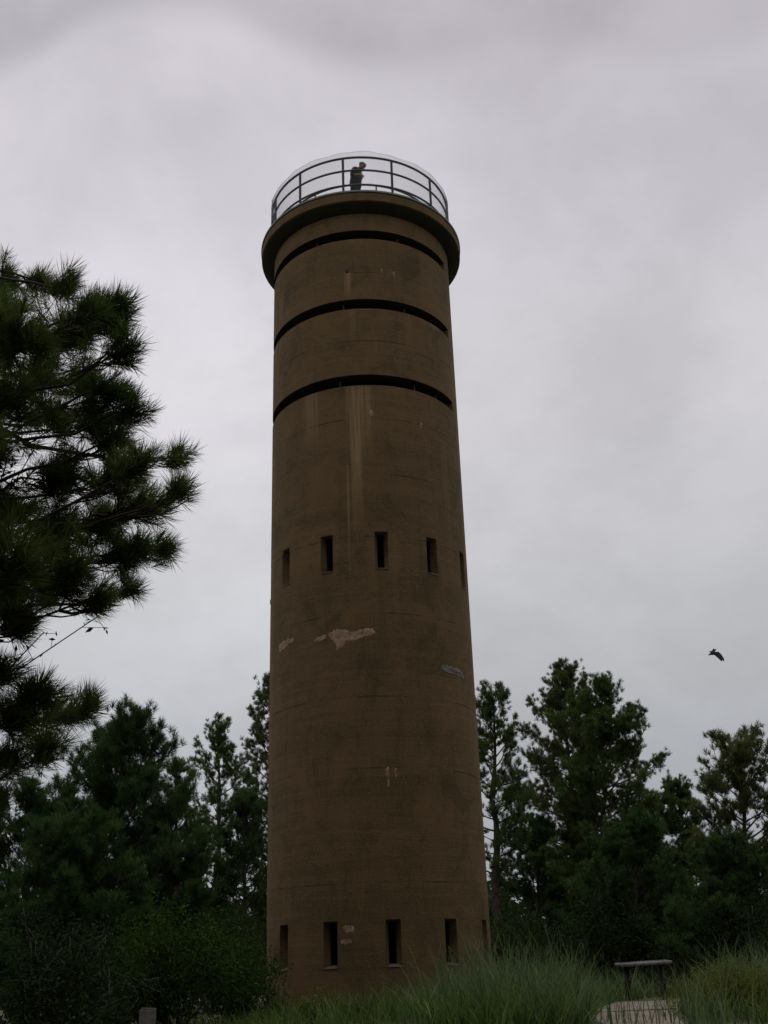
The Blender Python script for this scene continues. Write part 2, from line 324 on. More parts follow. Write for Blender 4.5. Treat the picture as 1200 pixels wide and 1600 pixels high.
def window(a, lo, hi, kind):
    wx = R * math.sin(R_(HW)) - .004; d0 = .007; wi = .075; dI = .15; dE = .43
    ho, hi_i, lo_i = hi - .004, hi - .035, lo + .055
    def L(x, d, z): # x tangent, d inward depth
        r = R - d; A = R_(a)
        return (r * math.sin(A) + x * math.cos(A), -r * math.cos(A) + x * math.sin(A), z + ZO)
    o = [L(-wx, d0, lo + .004), L(wx, d0, lo + .004), L(wx, d0, ho), L(-wx, d0, ho)]
    i1 = [L(-wi, dI, lo_i), L(wi, dI, lo_i), L(wi, dI, hi_i), L(-wi, dI, hi_i)]
    i2 = [L(-wi, dE, lo_i), L(wi, dE, lo_i), L(wi, dE, hi_i), L(-wi, dE, hi_i)]
    i0 = [L(-wx + .005, dE, lo + .01), L(wx - .005, dE, lo + .01), L(wx - .005, dE, ho - .01), L(-wx + .005, dE, ho - .01)]
    mw = MB(); q = []; qd = []
    for k in range(4):
        n_ = (k + 1) % 4
        if k != 0: q.append((k, n_, 4 + n_, 4 + k))
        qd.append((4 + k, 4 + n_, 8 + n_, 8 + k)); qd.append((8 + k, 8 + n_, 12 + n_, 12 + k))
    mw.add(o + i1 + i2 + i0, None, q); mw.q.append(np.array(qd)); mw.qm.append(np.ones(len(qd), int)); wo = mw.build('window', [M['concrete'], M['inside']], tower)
    ms = MB(); pr = -.012
    ms.add([L(-wx + .002, pr, lo - .018), L(wx - .002, pr, lo - .018), L(wx - .002, pr, lo + .008), L(-wx + .002, pr, lo + .008), L(-wi, dI + .002, lo_i + .003), L(wi, dI + .002, lo_i + .003), L(-wi, dI + .002, lo - .018 + .03), L(wi, dI + .002, lo + .012)], None,
           [(0, 1, 2, 3), (3, 2, 5, 4), (0, 3, 4, 6), (1, 7, 5, 2), (0, 6, 7, 1)])
    ms.build('sill', M['sill'], wo)
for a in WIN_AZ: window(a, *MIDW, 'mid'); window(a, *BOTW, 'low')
for (lo, hi), azs in zip(SLITS, [(-15, 33, 52), (-12, 28, -60), (-30, 25)]):
    for a in azs:
        m = MB(); m.tube([cylp(a, lo - .01, R - .16), cylp(a, hi + .01, R - .16)], .024, 6); m.build('slit_post', M['rust'], tower)
# bare patches where the outer render fell off, and one grey smear of cement
def patch(pts, matn, name, thick=.006, rag=1.0):
    P = np.array(pts, float); c = P.mean(0); k = []; n0 = len(P)
    for i in range(n0):
        p0_, p1_, p2_, p3_ = P[i - 1], P[i], P[(i + 1) % n0], P[(i + 2) % n0]
        for s_ in np.linspace(0, 1, 6, endpoint=False):
            q_ = .5 * (2 * p1_ + (p2_ - p0_) * s_ + (2 * p0_ - 5 * p1_ + 4 * p2_ - p3_) * s_ ** 2 + (3 * p1_ - p0_ - 3 * p2_ + p3_) * s_ ** 3)
            k.append(q_ + RNG.normal(0, 1, 2) * (.34, .015) * rag)
    k = np.array(k); n = len(k); V = []; nr = 7
    for j in range(1, nr + 1):
        for p in c + (k - c) * j / nr: V.append(cylp(p[0], p[1], R + (thick if j < nr else -.004) + (RNG.normal(0, .003) if j < nr else 0)))
    V.append(cylp(c[0], c[1], R + thick)); q = []; t = [(n * nr, i, (i + 1) % n) for i in range(n)]
    for j in range(nr - 1): q += [(j * n + i, (j + 1) * n + i, (j + 1) * n + (i + 1) % n, j * n + (i + 1) % n) for i in range(n)]
    m = MB(); m.add(V, t, q); return m.build(name, M[matn], tower, smooth=60)
patch([(-22.8, 6.95), (-20, 7.03), (-15, 7.04), (-11.5, 6.97), (-10.2, 6.87), (-13, 6.74), (-15.2, 6.6), (-18, 6.56), (-19, 6.72), (-21.5, 6.84)], 'plaster', 'bare_patch')
patch([(-11.4, 6.95), (-6, 6.97), (-3, 7.0), (1.9, 6.98), (1.6, 6.86), (-4, 6.80), (-8, 6.73), (-12.5, 6.76), (-13.2, 6.88)], 'plaster', 'bare_patch')
patch([(-31.5, 6.87), (-28, 6.93), (-24, 6.94), (-25, 6.84), (-29, 6.80)], 'plaster', 'bare_patch')
patch([(-61.5, 7.0), (-56, 7.08), (-47, 7.06), (-46.5, 6.98), (-54, 6.9), (-60, 6.86)], 'plaster', 'bare_patch')
patch([(-17, .93), (-14, .97), (-11.6, .93), (-12, .84), (-15, .84)], 'plaster', 'bare_patch')
patch([(-18, .70), (-14, .73), (-13, .69), (-13.6, .64), (-17.4, .63)], 'plaster', 'bare_patch')
patch([(6.1, 3.98), (7.2, 3.97), (7.3, 3.7), (6.8, 3.58), (6.2, 3.7)], 'plaster', 'bare_patch')
patch([(10.0, 3.98), (10.9, 3.97), (10.8, 3.84), (10.2, 3.82)], 'plaster', 'bare_patch')
patch([(1.9, 12.33), (4.6, 12.36), (4.9, 12.26), (2.6, 12.22)], 'plaster', 'bare_patch')
patch([(33, 12.2), (34.5, 12.22), (34.3, 12.08), (33.2, 12.1)], 'plaster', 'bare_patch')
patch([(11, 16.42), (13.2, 16.42), (12.2, 16.28)], 'plaster', 'bare_patch')
patch([(18.5, 16.38), (20.5, 16.38), (19.8, 16.24)], 'plaster', 'bare_patch')
patch([(27, 15.22), (30.5, 15.22), (29.5, 15.17), (27.8, 15.17)], 'plaster', 'bare_patch')
patch([(39.4, 6.25), (40.2, 6.30), (44, 6.31), (50, 6.29), (54, 6.30), (59.6, 6.24), (60.6, 6.18), (59.8, 6.11), (55, 6.12), (50, 6.15), (45, 6.13), (41, 6.17)], 'grey_patch', 'cement_patch', .004, .35)
m = MB(); m.box(cylp(-8.6, 16.40, R - .024), (.04, .03, .08), Matrix.Rotation(R_(-8.6), 3, 'Z')); m.build('vent_plate', M['rust'], tower)
# railing with posts, three rails, inner ring and chain link
railing = empty('railing', (0, 0, 0)); railing.parent = tower; tag(railing, 'dark green steel railing with chain link round the roof')
RL = 1.031 * R
ang = np.arange(120) * 2 * PI / 120
def ring(r, z, rad, name, mt='rail', n=8):
    m = MB(); m.tube(np.stack([r * np.sin(ang), -r * np.cos(ang), np.full(120, z + ZO)], 1), rad, n, closed=True); return m.build(name, M[mt], railing, smooth=60)
for z, rd in ((19.89, .031), (19.465, .028), (18.99, .028)): ring(RL, z, rd, 'rail')
ring(.90 * R, 19.25, .026, 'inner_rail')
for k in range(12):
    a = -9.6 + 30.1 * k - (.9 if k > 8 else 0)
    m = MB(); m.tube([cylp(a, 18.55, RL), cylp(a, 19.9, RL)], .033, 8); c = cylp(a, 18.60, RL); m.box(c, (.07, .07, .008), Matrix.Rotation(R_(a), 3, 'Z')); m.build('post', M['rail'], railing, smooth=40)
for k in range(8):
    a = 12 + 45 * k
    m = MB(); m.tube([cylp(a, 18.55, .9 * R), cylp(a, 19.25, .9 * R)], .022, 6); m.build('inner_post', M['rail'], railing, smooth=40)
m = MB(); m.tube([cylp(79, 19.15, RL - .04), cylp(70, 18.56, RL - .30)], .022, 6); m.build('brace', M['rust'], railing)
top = lambda t: 20.03 + .018 * np.sin(t * 9 + 1) + .014 * np.sin(t * 23) + .015 * np.sin(t * 4 + 2)
m = MB(); RM = RL + .034; nw = 270; zz = np.linspace(0, 1, 7)
for k in range(nw):
    for sg in (-1, 1):
        t0 = k * 2 * PI / nw + RNG.normal(0, .001); zt = top(t0 + sg * .5); z = 18.66 + (zt - 18.66) * zz; t = t0 + sg * (z - 18.66) / RM * .92
        m.tube(np.stack([RM * np.sin(t), -RM * np.cos(t), z + ZO], 1), .0026, 3, caps=False)
for zf in (top, lambda t: 18.665 + 0 * t):
    m.tube(np.stack([RM * np.sin(ang), -RM * np.cos(ang), zf(ang) + ZO], 1), .004, 4, closed=True)
tag(m.build('chain_link', M['wire'], railing), kind='stuff')
m = MB(); m.tube([cylp(-75, 19.2, RL + .02), cylp(-75, 20.05, RL + .05)], .014, 6); m.build('mesh_tie', M['wire'], railing)

# ------------------------------------------------------------------ person on the roof
def skin_mesh(name, joints, bones, mats, root=0, sub=2):
    me = bpy.data.meshes.new(name); me.from_pydata([j[:3] for j in joints], bones, []); o = bpy.data.objects.new(name, me); COL.objects.link(o)
    for mt in mats: me.materials.append(mt)
    sk_ = o.modifiers.new('skin', 'SKIN'); sk_.use_smooth_shade = True
    for i, j in enumerate(joints):
        rr = j[3] if isinstance(j[3], tuple) else (j[3], j[3])
        me.skin_vertices[0].data[i].radius = rr; me.skin_vertices[0].data[i].use_root = (i == root)
    s2 = o.modifiers.new('sub', 'SUBSURF'); s2.levels = sub; s2.render_levels = sub
    dg = bpy.context.evaluated_depsgraph_get(); ev = o.evaluated_get(dg); nm = bpy.data.meshes.new_from_object(ev)
    o.modifiers.clear(); o.data = nm; nm.name = name
    nm.polygons.foreach_set('use_smooth', np.ones(len(nm.polygons), bool))
    return o
PM = [mat('navy_shirt', (.010, .013, .018), .85), mat('dark_trousers', (.009, .009, .011), .85), mat('skin', (.32, .19, .13), .6), mat('dark_shoes', (.012, .010, .009), .6)]
def person():
    J = []; B = []
    def j(x, y, z, r, p=None):
        J.append((x, y, z, r)); 
        if p is not None: B.append((p, len(J) - 1))
        return len(J) - 1
    # local frame: +x is where the person faces, z up
    pel = j(0, 0, .97, (.18, .16)); wai = j(.02, 0, 1.10, (.185, .175), pel); che = j(.03, 0, 1.30, (.20, .165), wai); shc = j(.05, 0, 1.44, (.16, .12), che)
    nk = j(.12, 0, 1.51, .058, shc); h0 = j(.18, 0, 1.56, .080, nk); h1 = j(.225, 0, 1.625, .094, h0); h2 = j(.235, 0, 1.68, .078, h1)
    ns = j(.325, 0, 1.585, .014, h1)
    for s in (-1, 1):
        hp = j(0, s * .10, .90, .098, pel); kn = j(.04 * s + .01, s * .11, .50, .062, hp); an = j(-.03 + .04 * s, s * .115, .09, .042, kn); to = j(.13 + .04 * s, s * .13, .035, .035, an)
        shd = j(.05, s * .19, 1.42, .068, shc)
        if s < 0: el = j(-.02, s * .25, 1.15, .046, shd); wr = j(.19, s * .25, 1.10, .034, el); dr = np.array((.9, .25, -.3))
        else: el = j(.00, s * .25, 1.14, .046, shd); wr = j(.05, s * .25, .92, .032, el); dr = np.array((.15, -.05, -1))
        dr = nrm(dr); c = np.array(J[wr][:3]); sd = np.array((0, 0, 1.)) if s < 0 else np.array((1., 0, 0)); 
        pa = c + dr * .06; pl = j(*pa, .032, wr); pk = j(*(c + dr * .095), .030, pl)
        for f, (o, ln) in enumerate(((-.024, .06), (-.008, .075), (.008, .08), (.024, .07))):
            b0 = c + dr * .115 + sd * o; k1 = j(*b0, .009, pk); b1 = b0 + dr * ln * .5 + np.array((0, 0, -.012)) * (s < 0) + np.array((0, -.012, 0)) * (s > 0); k2 = j(*b1, .0085, k1); j(*(b1 + dr * ln * .4 + np.array((0, 0, -.03))), .007, k2)
        t1 = j(*(pa + sd * .035 + dr * .01), .011, pl); j(*(pa + sd * .05 + dr * .05), .009, t1)
    o = skin_mesh('person', J, B, PM)
    co = np.array([p.center for p in o.data.polygons]); mi = np.zeros(len(co), np.int32)
    mi[co[:, 2] < .97] = 1; mi[co[:, 2] < .10] = 3; mi[(co[:, 2] > 1.515) & (co[:, 0] > .09)] = 2
    fore = (np.abs(co[:, 1]) > .165) & (co[:, 0] > .09) & (co[:, 2] < 1.2) & (co[:, 2] > .85); mi[fore] = 2
    o.data.polygons.foreach_set('material_index', mi)
    return o
per = person()
tag(per, 'person in dark clothes on the tower roof, head bowed towards the right', 'person')
PAZ, PR = -4.2, .78 * R
per.location = (PR * math.sin(R_(PAZ)), D - PR * math.cos(R_(PAZ)), T0 + 18.56 + ZO - .012); per.rotation_euler = (0, R_(2), R_(-22)); per.scale = (.97, .97, .94)
# short hair shell over the back and top of the head
m = MB(); V = []; na, nb = 12, 6
for i in range(nb + 1):
    for k in range(na):
        u = i / nb * 1.5; a = k * 2 * PI / na; d = np.array((math.sin(u) * math.cos(a) - .35 * math.cos(u), math.sin(u) * math.sin(a), math.cos(u) * .9))
        V.append(np.array((.215, 0, 1.635)) + d * (.098, .096, .108))
q = [(i * na + k, i * na + (k + 1) % na, (i + 1) * na + (k + 1) % na, (i + 1) * na + k) for i in range(nb) for k in range(na)]
m.add(V, None, q); m.build('hair', mat('sandy_hair', (.20, .15, .085), .7, col2=(.27, .20, .12), vscale=40), per, smooth=180)

# ------------------------------------------------------------------ bird
bc = at(1117, 1021, 52); br = empty('flying_bird', bc); tag(br, 'dark bird with fingered wings gliding above the pines', 'bird')
bmat = mat('dark_plumage', (.022, .019, .018), .8, col2=(.04, .034, .03), vscale=9)
sc_ = 52 / math.cos(R_(10)) / 1700 / 15
def bp_(x, y, d): return np.array(RT) * (x - 560) * sc_ - np.array(UPV) * (y - 465) * sc_ + np.array(FW) * d
def plate(name, pts, th=.014):
    n = len(pts); A = np.array([bp_(*p) for p in pts]); c = A.mean(0); off = np.array(FW) * th
    m = MB(); V = np.vstack([A - off * .3, A + off * .3, [c - off], [c + off]]); t = []
    for i in range(n): k = (i + 1) % n; t += [(2 * n, i, k), (2 * n + 1, n + k, n + i), (i, n + i, n + k), (i, n + k, k)]
    m.add(V, t); return m.build(name, bmat, br, smooth=50)
plate('wing', [(505, 485, 0), (530, 425, 0), (640, 425, -.05), (690, 480, -.12), (732, 560, -.2), (738, 625, -.26), (716, 622, -.25), (702, 588, -.22), (676, 632, -.24), (655, 612, -.22), (600, 552, -.12), (545, 500, -.03)])
plate('wing', [(480, 440, .02), (540, 357, .1), (590, 385, .25), (668, 393, .5), (620, 420, .3), (560, 445, .05)])
plate('tail', [(495, 440, .0), (470, 445, -.02), (420, 432, -.05), (428, 424, .03), (460, 415, .02), (500, 400, .0)])
m = MB(); m.tube([bp_(600, 440, .02), bp_(560, 445, 0), bp_(500, 465, 0), bp_(460, 480, 0), bp_(435, 490, -.02)], np.array([.015, .07, .085, .05, .028]), 8); m.build('body', bmat, br, smooth=180)
m = MB(); m.tube([bp_(442, 486, -.02), bp_(425, 496, -.03), bp_(412, 502, -.03), bp_(402, 506, -.03)], np.array([.026, .03, .018, .004]), 8); m.build('head', bmat, br, smooth=180)

# ------------------------------------------------------------------ vegetation builders
def tufts_into(m, C, A, r, n, wid, spread=1.25, stem=.6):
    "needle sprays: C centres (k,3), A axes (k,3); thin triangles"
    k = len(C); C = np.repeat(C, n, 0); A = np.repeat(A, n, 0); K = k * n
    rnd = RNG.normal(size=(K, 3)); side = np.cross(A, rnd); side /= np.linalg.norm(side, axis=1)[:, None] + 1e-9
    an = spread * RNG.random(K) ** .7; dr = A * np.cos(an)[:, None] + side * np.sin(an)[:, None]
    b = C - A * (RNG.random(K) * stem * r)[:, None]
    rr = r * RNG.uniform(.75, 1.1, K) * np.repeat(RNG.uniform(.65, 1.15, k), n); tip = b + dr * rr[:, None] + np.array((0, 0, .06 * r)) 
    pw = np.cross(dr, RNG.normal(size=(K, 3))); pw /= np.linalg.norm(pw, axis=1)[:, None] + 1e-9; pw *= wid / 2
    mid = b + dr * (rr * .55)[:, None]
    V = np.stack([b - pw * .6, b + pw * .6, mid + pw, tip, mid - pw], 1).reshape(-1, 3); i = np.arange(K) * 5
    m.add(V, np.stack([i + 4, i + 2, i + 3], 1), np.stack([i, i + 1, i + 2, i + 4], 1))
def curve(p0, d0, L, n, bend, rng, wob=.12):
    P = [np.array(p0, float)]; d = nrm(d0)
    for i in range(n):
        d = nrm(d + np.array((0, 0, bend / n)) + rng.normal(0, wob, 3) / n ** .5); P.append(P[-1] + d * L / n)
    return np.array(P)
def pine(label, px_base, dist, top, prof, seed, crown_lo=.25, limbs=46, tuft=.16, nn=30, wid=.014, mt='needle', lean=(0, 0), side=None, dens=1.0, group='pines beyond the clearing', wood=1.0, up=.5):
    "top = pixel of the tip; prof = [(fraction of height, half width m)]"
    rng = np.random.default_rng(seed)
    b = at(px_base, 1530, dist); b[2] = float(gz(b[0], b[1])) - .05
    tp = at(top[0], top[1], dist * rng.uniform(.985, 1.015)); H = tp[2] - b[2]
    root = tag(empty('pine_tree', b), label, 'tree', group)
    tp = tp - b; n = 12; s = np.linspace(0, 1, n)
    tr = np.stack([tp[0] * s ** 1.2, tp[1] * s ** 1.2, tp[2] * s], 1); tr[1:-1, :2] += rng.normal(0, .010 * H, (n - 2, 2)) * .6
    r0 = (.011 * H + .035) * wood; rad = r0 * (1 - .93 * s) + .006; rad[0] *= 1.25
    tm = MB(); tm.tube(tr, rad, 8); tm.build('trunk', M['bark'], root, smooth=180)
    lm = MB(); C = []; A = []
    pf, pw = zip(*prof)
    limbs = int(limbs * 1.32)
    for i in range(limbs):
        t = crown_lo + (.985 - crown_lo) * ((i + rng.random()) / limbs) ** .9
        L = np.interp(t, pf, pw) * (rng.uniform(.85, 1.22) if i % 3 else rng.uniform(.4, .75))
        az = i * 2.39996 + rng.normal(0, .35)
        if side is not None and t < side[1]: L *= 1 + side[2] * math.cos(az - side[0])
        el = np.interp(t, (crown_lo, .6, 1), (.02, .32, .95)) + rng.normal(0, .12)
        p0 = np.array([np.interp(t, s, tr[:, k]) for k in range(3)])
        P = curve(p0, (math.cos(az) * math.cos(el), math.sin(az) * math.cos(el), math.sin(el)), L, 6, up, rng, .2)
        rb = min(.5 * np.interp(t, s, rad), .014 * L + .010); lm.tube(P, np.linspace(rb, .005, 7), 5)
        nsub = max(4, int((L * 6.0 + 2.5) * dens))
        for k in range(nsub):
            u = rng.uniform(.28, 1.0); q0 = np.array([np.interp(u * 6, range(7), P[:, c]) for c in range(3)])
            d = P[min(6, int(u * 6) + 1)] - P[max(0, int(u * 6) - 1)]; d = nrm(nrm(d) + rng.normal(0, .55, 3) * (1, 1, .6) + (0, 0, .12))
            l2 = rng.uniform(.28, .6) * (.5 + .34 * L) * (1.15 - .5 * u); Q = curve(q0, d, l2, 3, .5, rng, .2)
            lm.tube(Q, np.linspace(.008 + .004 * L / 3, .004, 4), 4, caps=False)
            nt_ = max(3, int(l2 / (tuft * .62)) + 1)
            for e in range(nt_):
                uu = 1 - e / nt_ * .9 * rng.random() ** .5 if e else 1.0
                c = np.array([np.interp(uu * 3, range(4), Q[:, c2]) for c2 in range(3)]) + (rng.normal(0, tuft * .65, 3) if e else 0)
                C.append(c); A.append(nrm(nrm(Q[-1] - Q[-2]) + rng.normal(0, .35, 3) + (0, 0, .35)))
        C.append(P[-1]); A.append(nrm(P[-1] - P[-2]))
    for k in range(8): C.append(tr[-1] - (0, 0, .09 * k * tuft / .16) + rng.normal(0, .05, 3)); A.append(nrm((rng.normal(0, .4), rng.normal(0, .4), 1)))
    lm.build('limbs', M['bark'], root, smooth=180)
    cm = MB(); tufts_into(cm, np.array(C), np.array(A), tuft, nn, wid)
    tag(cm.build('crown', M[mt], root), kind='stuff')
    return root
def leaf_cloud(m, C, size, rng, up=.3):
    K = len(C); nrmv = rng.normal(size=(K, 3)) + (0, 0, up); nrmv /= np.linalg.norm(nrmv, axis=1)[:, None]
    a = np.cross(nrmv, rng.normal(size=(K, 3))); a /= np.linalg.norm(a, axis=1)[:, None]; b = np.cross(nrmv, a)
    sz = size * rng.uniform(.6, 1.25, K)[:, None]
    V = np.stack([C - a * sz, C - b * sz * .42 - a * sz * .1 + nrmv * sz * .1, C + a * sz, C + b * sz * .42 - a * sz * .1 + nrmv * sz * .1], 1).reshape(-1, 3); i = np.arange(K) * 4
    m.add(V, np.concatenate([np.stack([i, i + 1, i + 2], 1), np.stack([i, i + 2, i + 3], 1)]))
def shrub(label, px, dist, py_top, halfw, seed, mt='leaf', leaves=6000, size=.035, group='shrubs at the edge of the clearing', depth=None, name='shrub', cat='shrub'):
    rng = np.random.default_rng(seed); b = at(px, 1530, dist); b[2] = float(gz(b[0], b[1])) - .03
    H = at(px, py_top, dist)[2] - b[2]; root = tag(empty(name, b), label, cat, group); depth = depth or halfw
    st = MB(); ends = []
    for k in range(16):
        az = rng.uniform(0, 2 * PI); rr = rng.random() ** .5; tgt = np.array((math.cos(az) * halfw * rr * .9, math.sin(az) * depth * rr * .9, H * (1 - .45 * rr ** 2) * rng.uniform(.72, .98)))
        P = curve((rng.normal(0, .06), rng.normal(0, .06), 0), tgt + (0, 0, .3 * H), np.linalg.norm(tgt), 5, -.2, rng, .15); P += (tgt - P[-1]) * np.linspace(0, 1, 6)[:, None]
        st.tube(P, np.linspace(.018, .004, 6), 5); ends.append(P)
        for q_ in range(5):
            u = rng.integers(2, 6); Q = curve(P[u], nrm(rng.normal(0, 1, 3) + (0, 0, .5)), rng.uniform(.2, .42) * halfw, 3, .2, rng); st.tube(Q, np.linspace(.007, .003, 4), 4); ends.append(Q)
    st.build('stems', M['twig'], root, smooth=180)
    C = []; per_ = max(4, leaves // len(ends))
    for P in ends:
        u = rng.random(per_) ** .6 * (len(P) - 1); base_ = np.stack([np.interp(u, range(len(P)), P[:, c]) for c in range(3)], 1)
        C.append(base_ + rng.normal(0, 1, (per_, 3)) * (.13 * halfw, .13 * depth, .08 * H))
    C = np.concatenate(C); C[:, 2] = np.maximum(C[:, 2], .02)
    lm = MB(); leaf_cloud(lm, C, size, rng); tag(lm.build('foliage', M[mt], root), kind='stuff'); return root

# ------------------------------------------------------------------ pines on the right
pine('slim pine with bare lower trunk just right of the tower', 781, 37, (768, 1085), [(.2, .5), (.45, 1.5), (.7, 1.35), (.88, .95), (1, .35)], 21, .30, 40, .17, 30, .013, 'needle', wood=1.25)
pine('tallest pine right of the tower, its tip highest of all', 905, 42, (884, 1048), [(.1, 2.3), (.4, 2.4), (.65, 2.0), (.82, 1.4), (.93, .85), (1, .35)], 22, .16, 70, .17, 32, .014, 'needle_olive', dens=1.15)
pine('broad pine with a limb reaching far right, beside the tallest pine', 943, 39, (945, 1080), [(.1, 2.8), (.45, 2.6), (.68, 2.0), (.84, 1.4), (.94, .85), (1, .35)], 23, .14, 74, .17, 32, .014, 'needle', side=(0, .72, .25), dens=1.15)
pine('rightmost pine with forked dark trunk at the edge of the picture', 1190, 31, (1152, 1174), [(.15, 1.6), (.5, 1.6), (.75, 1.35), (.9, 1.0), (1, .5)], 24, .22, 46, .16, 32, .012, 'needle_olive', wood=1.25)
pine('short bushy pine in front of the gap before the rightmost pine', 1075, 41, (1066, 1238), [(.05, 2.0), (.4, 1.9), (.7, 1.3), (1, .4)], 25, .06, 52, .17, 30, .014, 'needle_blue', dens=1.1)
pine('low pine under the slim pine, right of the tower', 838, 40, (842, 1292), [(.05, 2.0), (.5, 1.7), (.8, 1.0), (1, .4)], 26, .05, 44, .17, 30, .014, 'needle_blue', dens=1.1)
pine('low dense pine below the broad pine', 990, 33, (1000, 1300), [(.05, 1.9), (.5, 1.6), (.8, 1.0), (1, .4)], 27, .04, 46, .16, 30, .013, 'needle_blue', dens=1.2)
pine('low dense pine at the right edge, below the rightmost pine', 1150, 29, (1140, 1330), [(.05, 1.7), (.5, 1.4), (.8, .9), (1, .3)], 28, .04, 42, .15, 30, .012, 'needle_blue', dens=1.2)
# ------------------------------------------------------------------ pines on the left
pine('round-topped pine rising left of the thin pine', 190, 19, (196, 1162), [(.05, 1.7), (.4, 1.5), (.7, 1.15), (.86, .9), (.95, .75), (1, .5)], 31, .06, 62, .135, 46, .007, 'needle_blue', dens=1.5, group='pines left of the tower')
pine('thin see-through pine with a straight bare trunk left of the tower', 338, 38, (343, 1135), [(.15, 1.0), (.4, 1.4), (.7, 1.3), (.88, .95), (1, .35)], 32, .22, 38, .16, 30, .013, 'needle', group='pines left of the tower', wood=1.1)
pine('tall pine half hidden behind the left side of the tower', 425, 40, (425, 1075), [(.1, 1.7), (.45, 1.9), (.7, 1.4), (.88, .95), (1, .5)], 33, .12, 54, .17, 30, .014, 'needle_olive', dens=1.1, group='pines left of the tower')
pine('dark spreading pine at the far left under the near pine', 50, 22, (62, 1262), [(.05, 1.9), (.5, 1.6), (.8, 1.1), (1, .4)], 34, .06, 52, .14, 40, .008, 'needle_blue', dens=1.3, group='pines left of the tower')
pine('small pine wedged between the round-topped and the thin pine', 275, 33, (277, 1195), [(.1, 1.5), (.5, 1.3), (.8, .8), (1, .3)], 35, .10, 42, .16, 30, .012, 'needle', group='pines left of the tower')
pine('low dark pine between the thin pine and the tower', 380, 33, (385, 1250), [(.05, 1.6), (.5, 1.3), (.8, .9), (1, .3)], 36, .05, 44, .16, 30, .012, 'needle_blue', dens=1.15, group='pines left of the tower')
pine('low dark pine below the round-topped pine', 120, 17, (118, 1300), [(.05, 1.4), (.5, 1.15), (.8, .75), (1, .3)], 37, .04, 46, .13, 40, .007, 'needle_blue', dens=1.4, group='pines left of the tower')

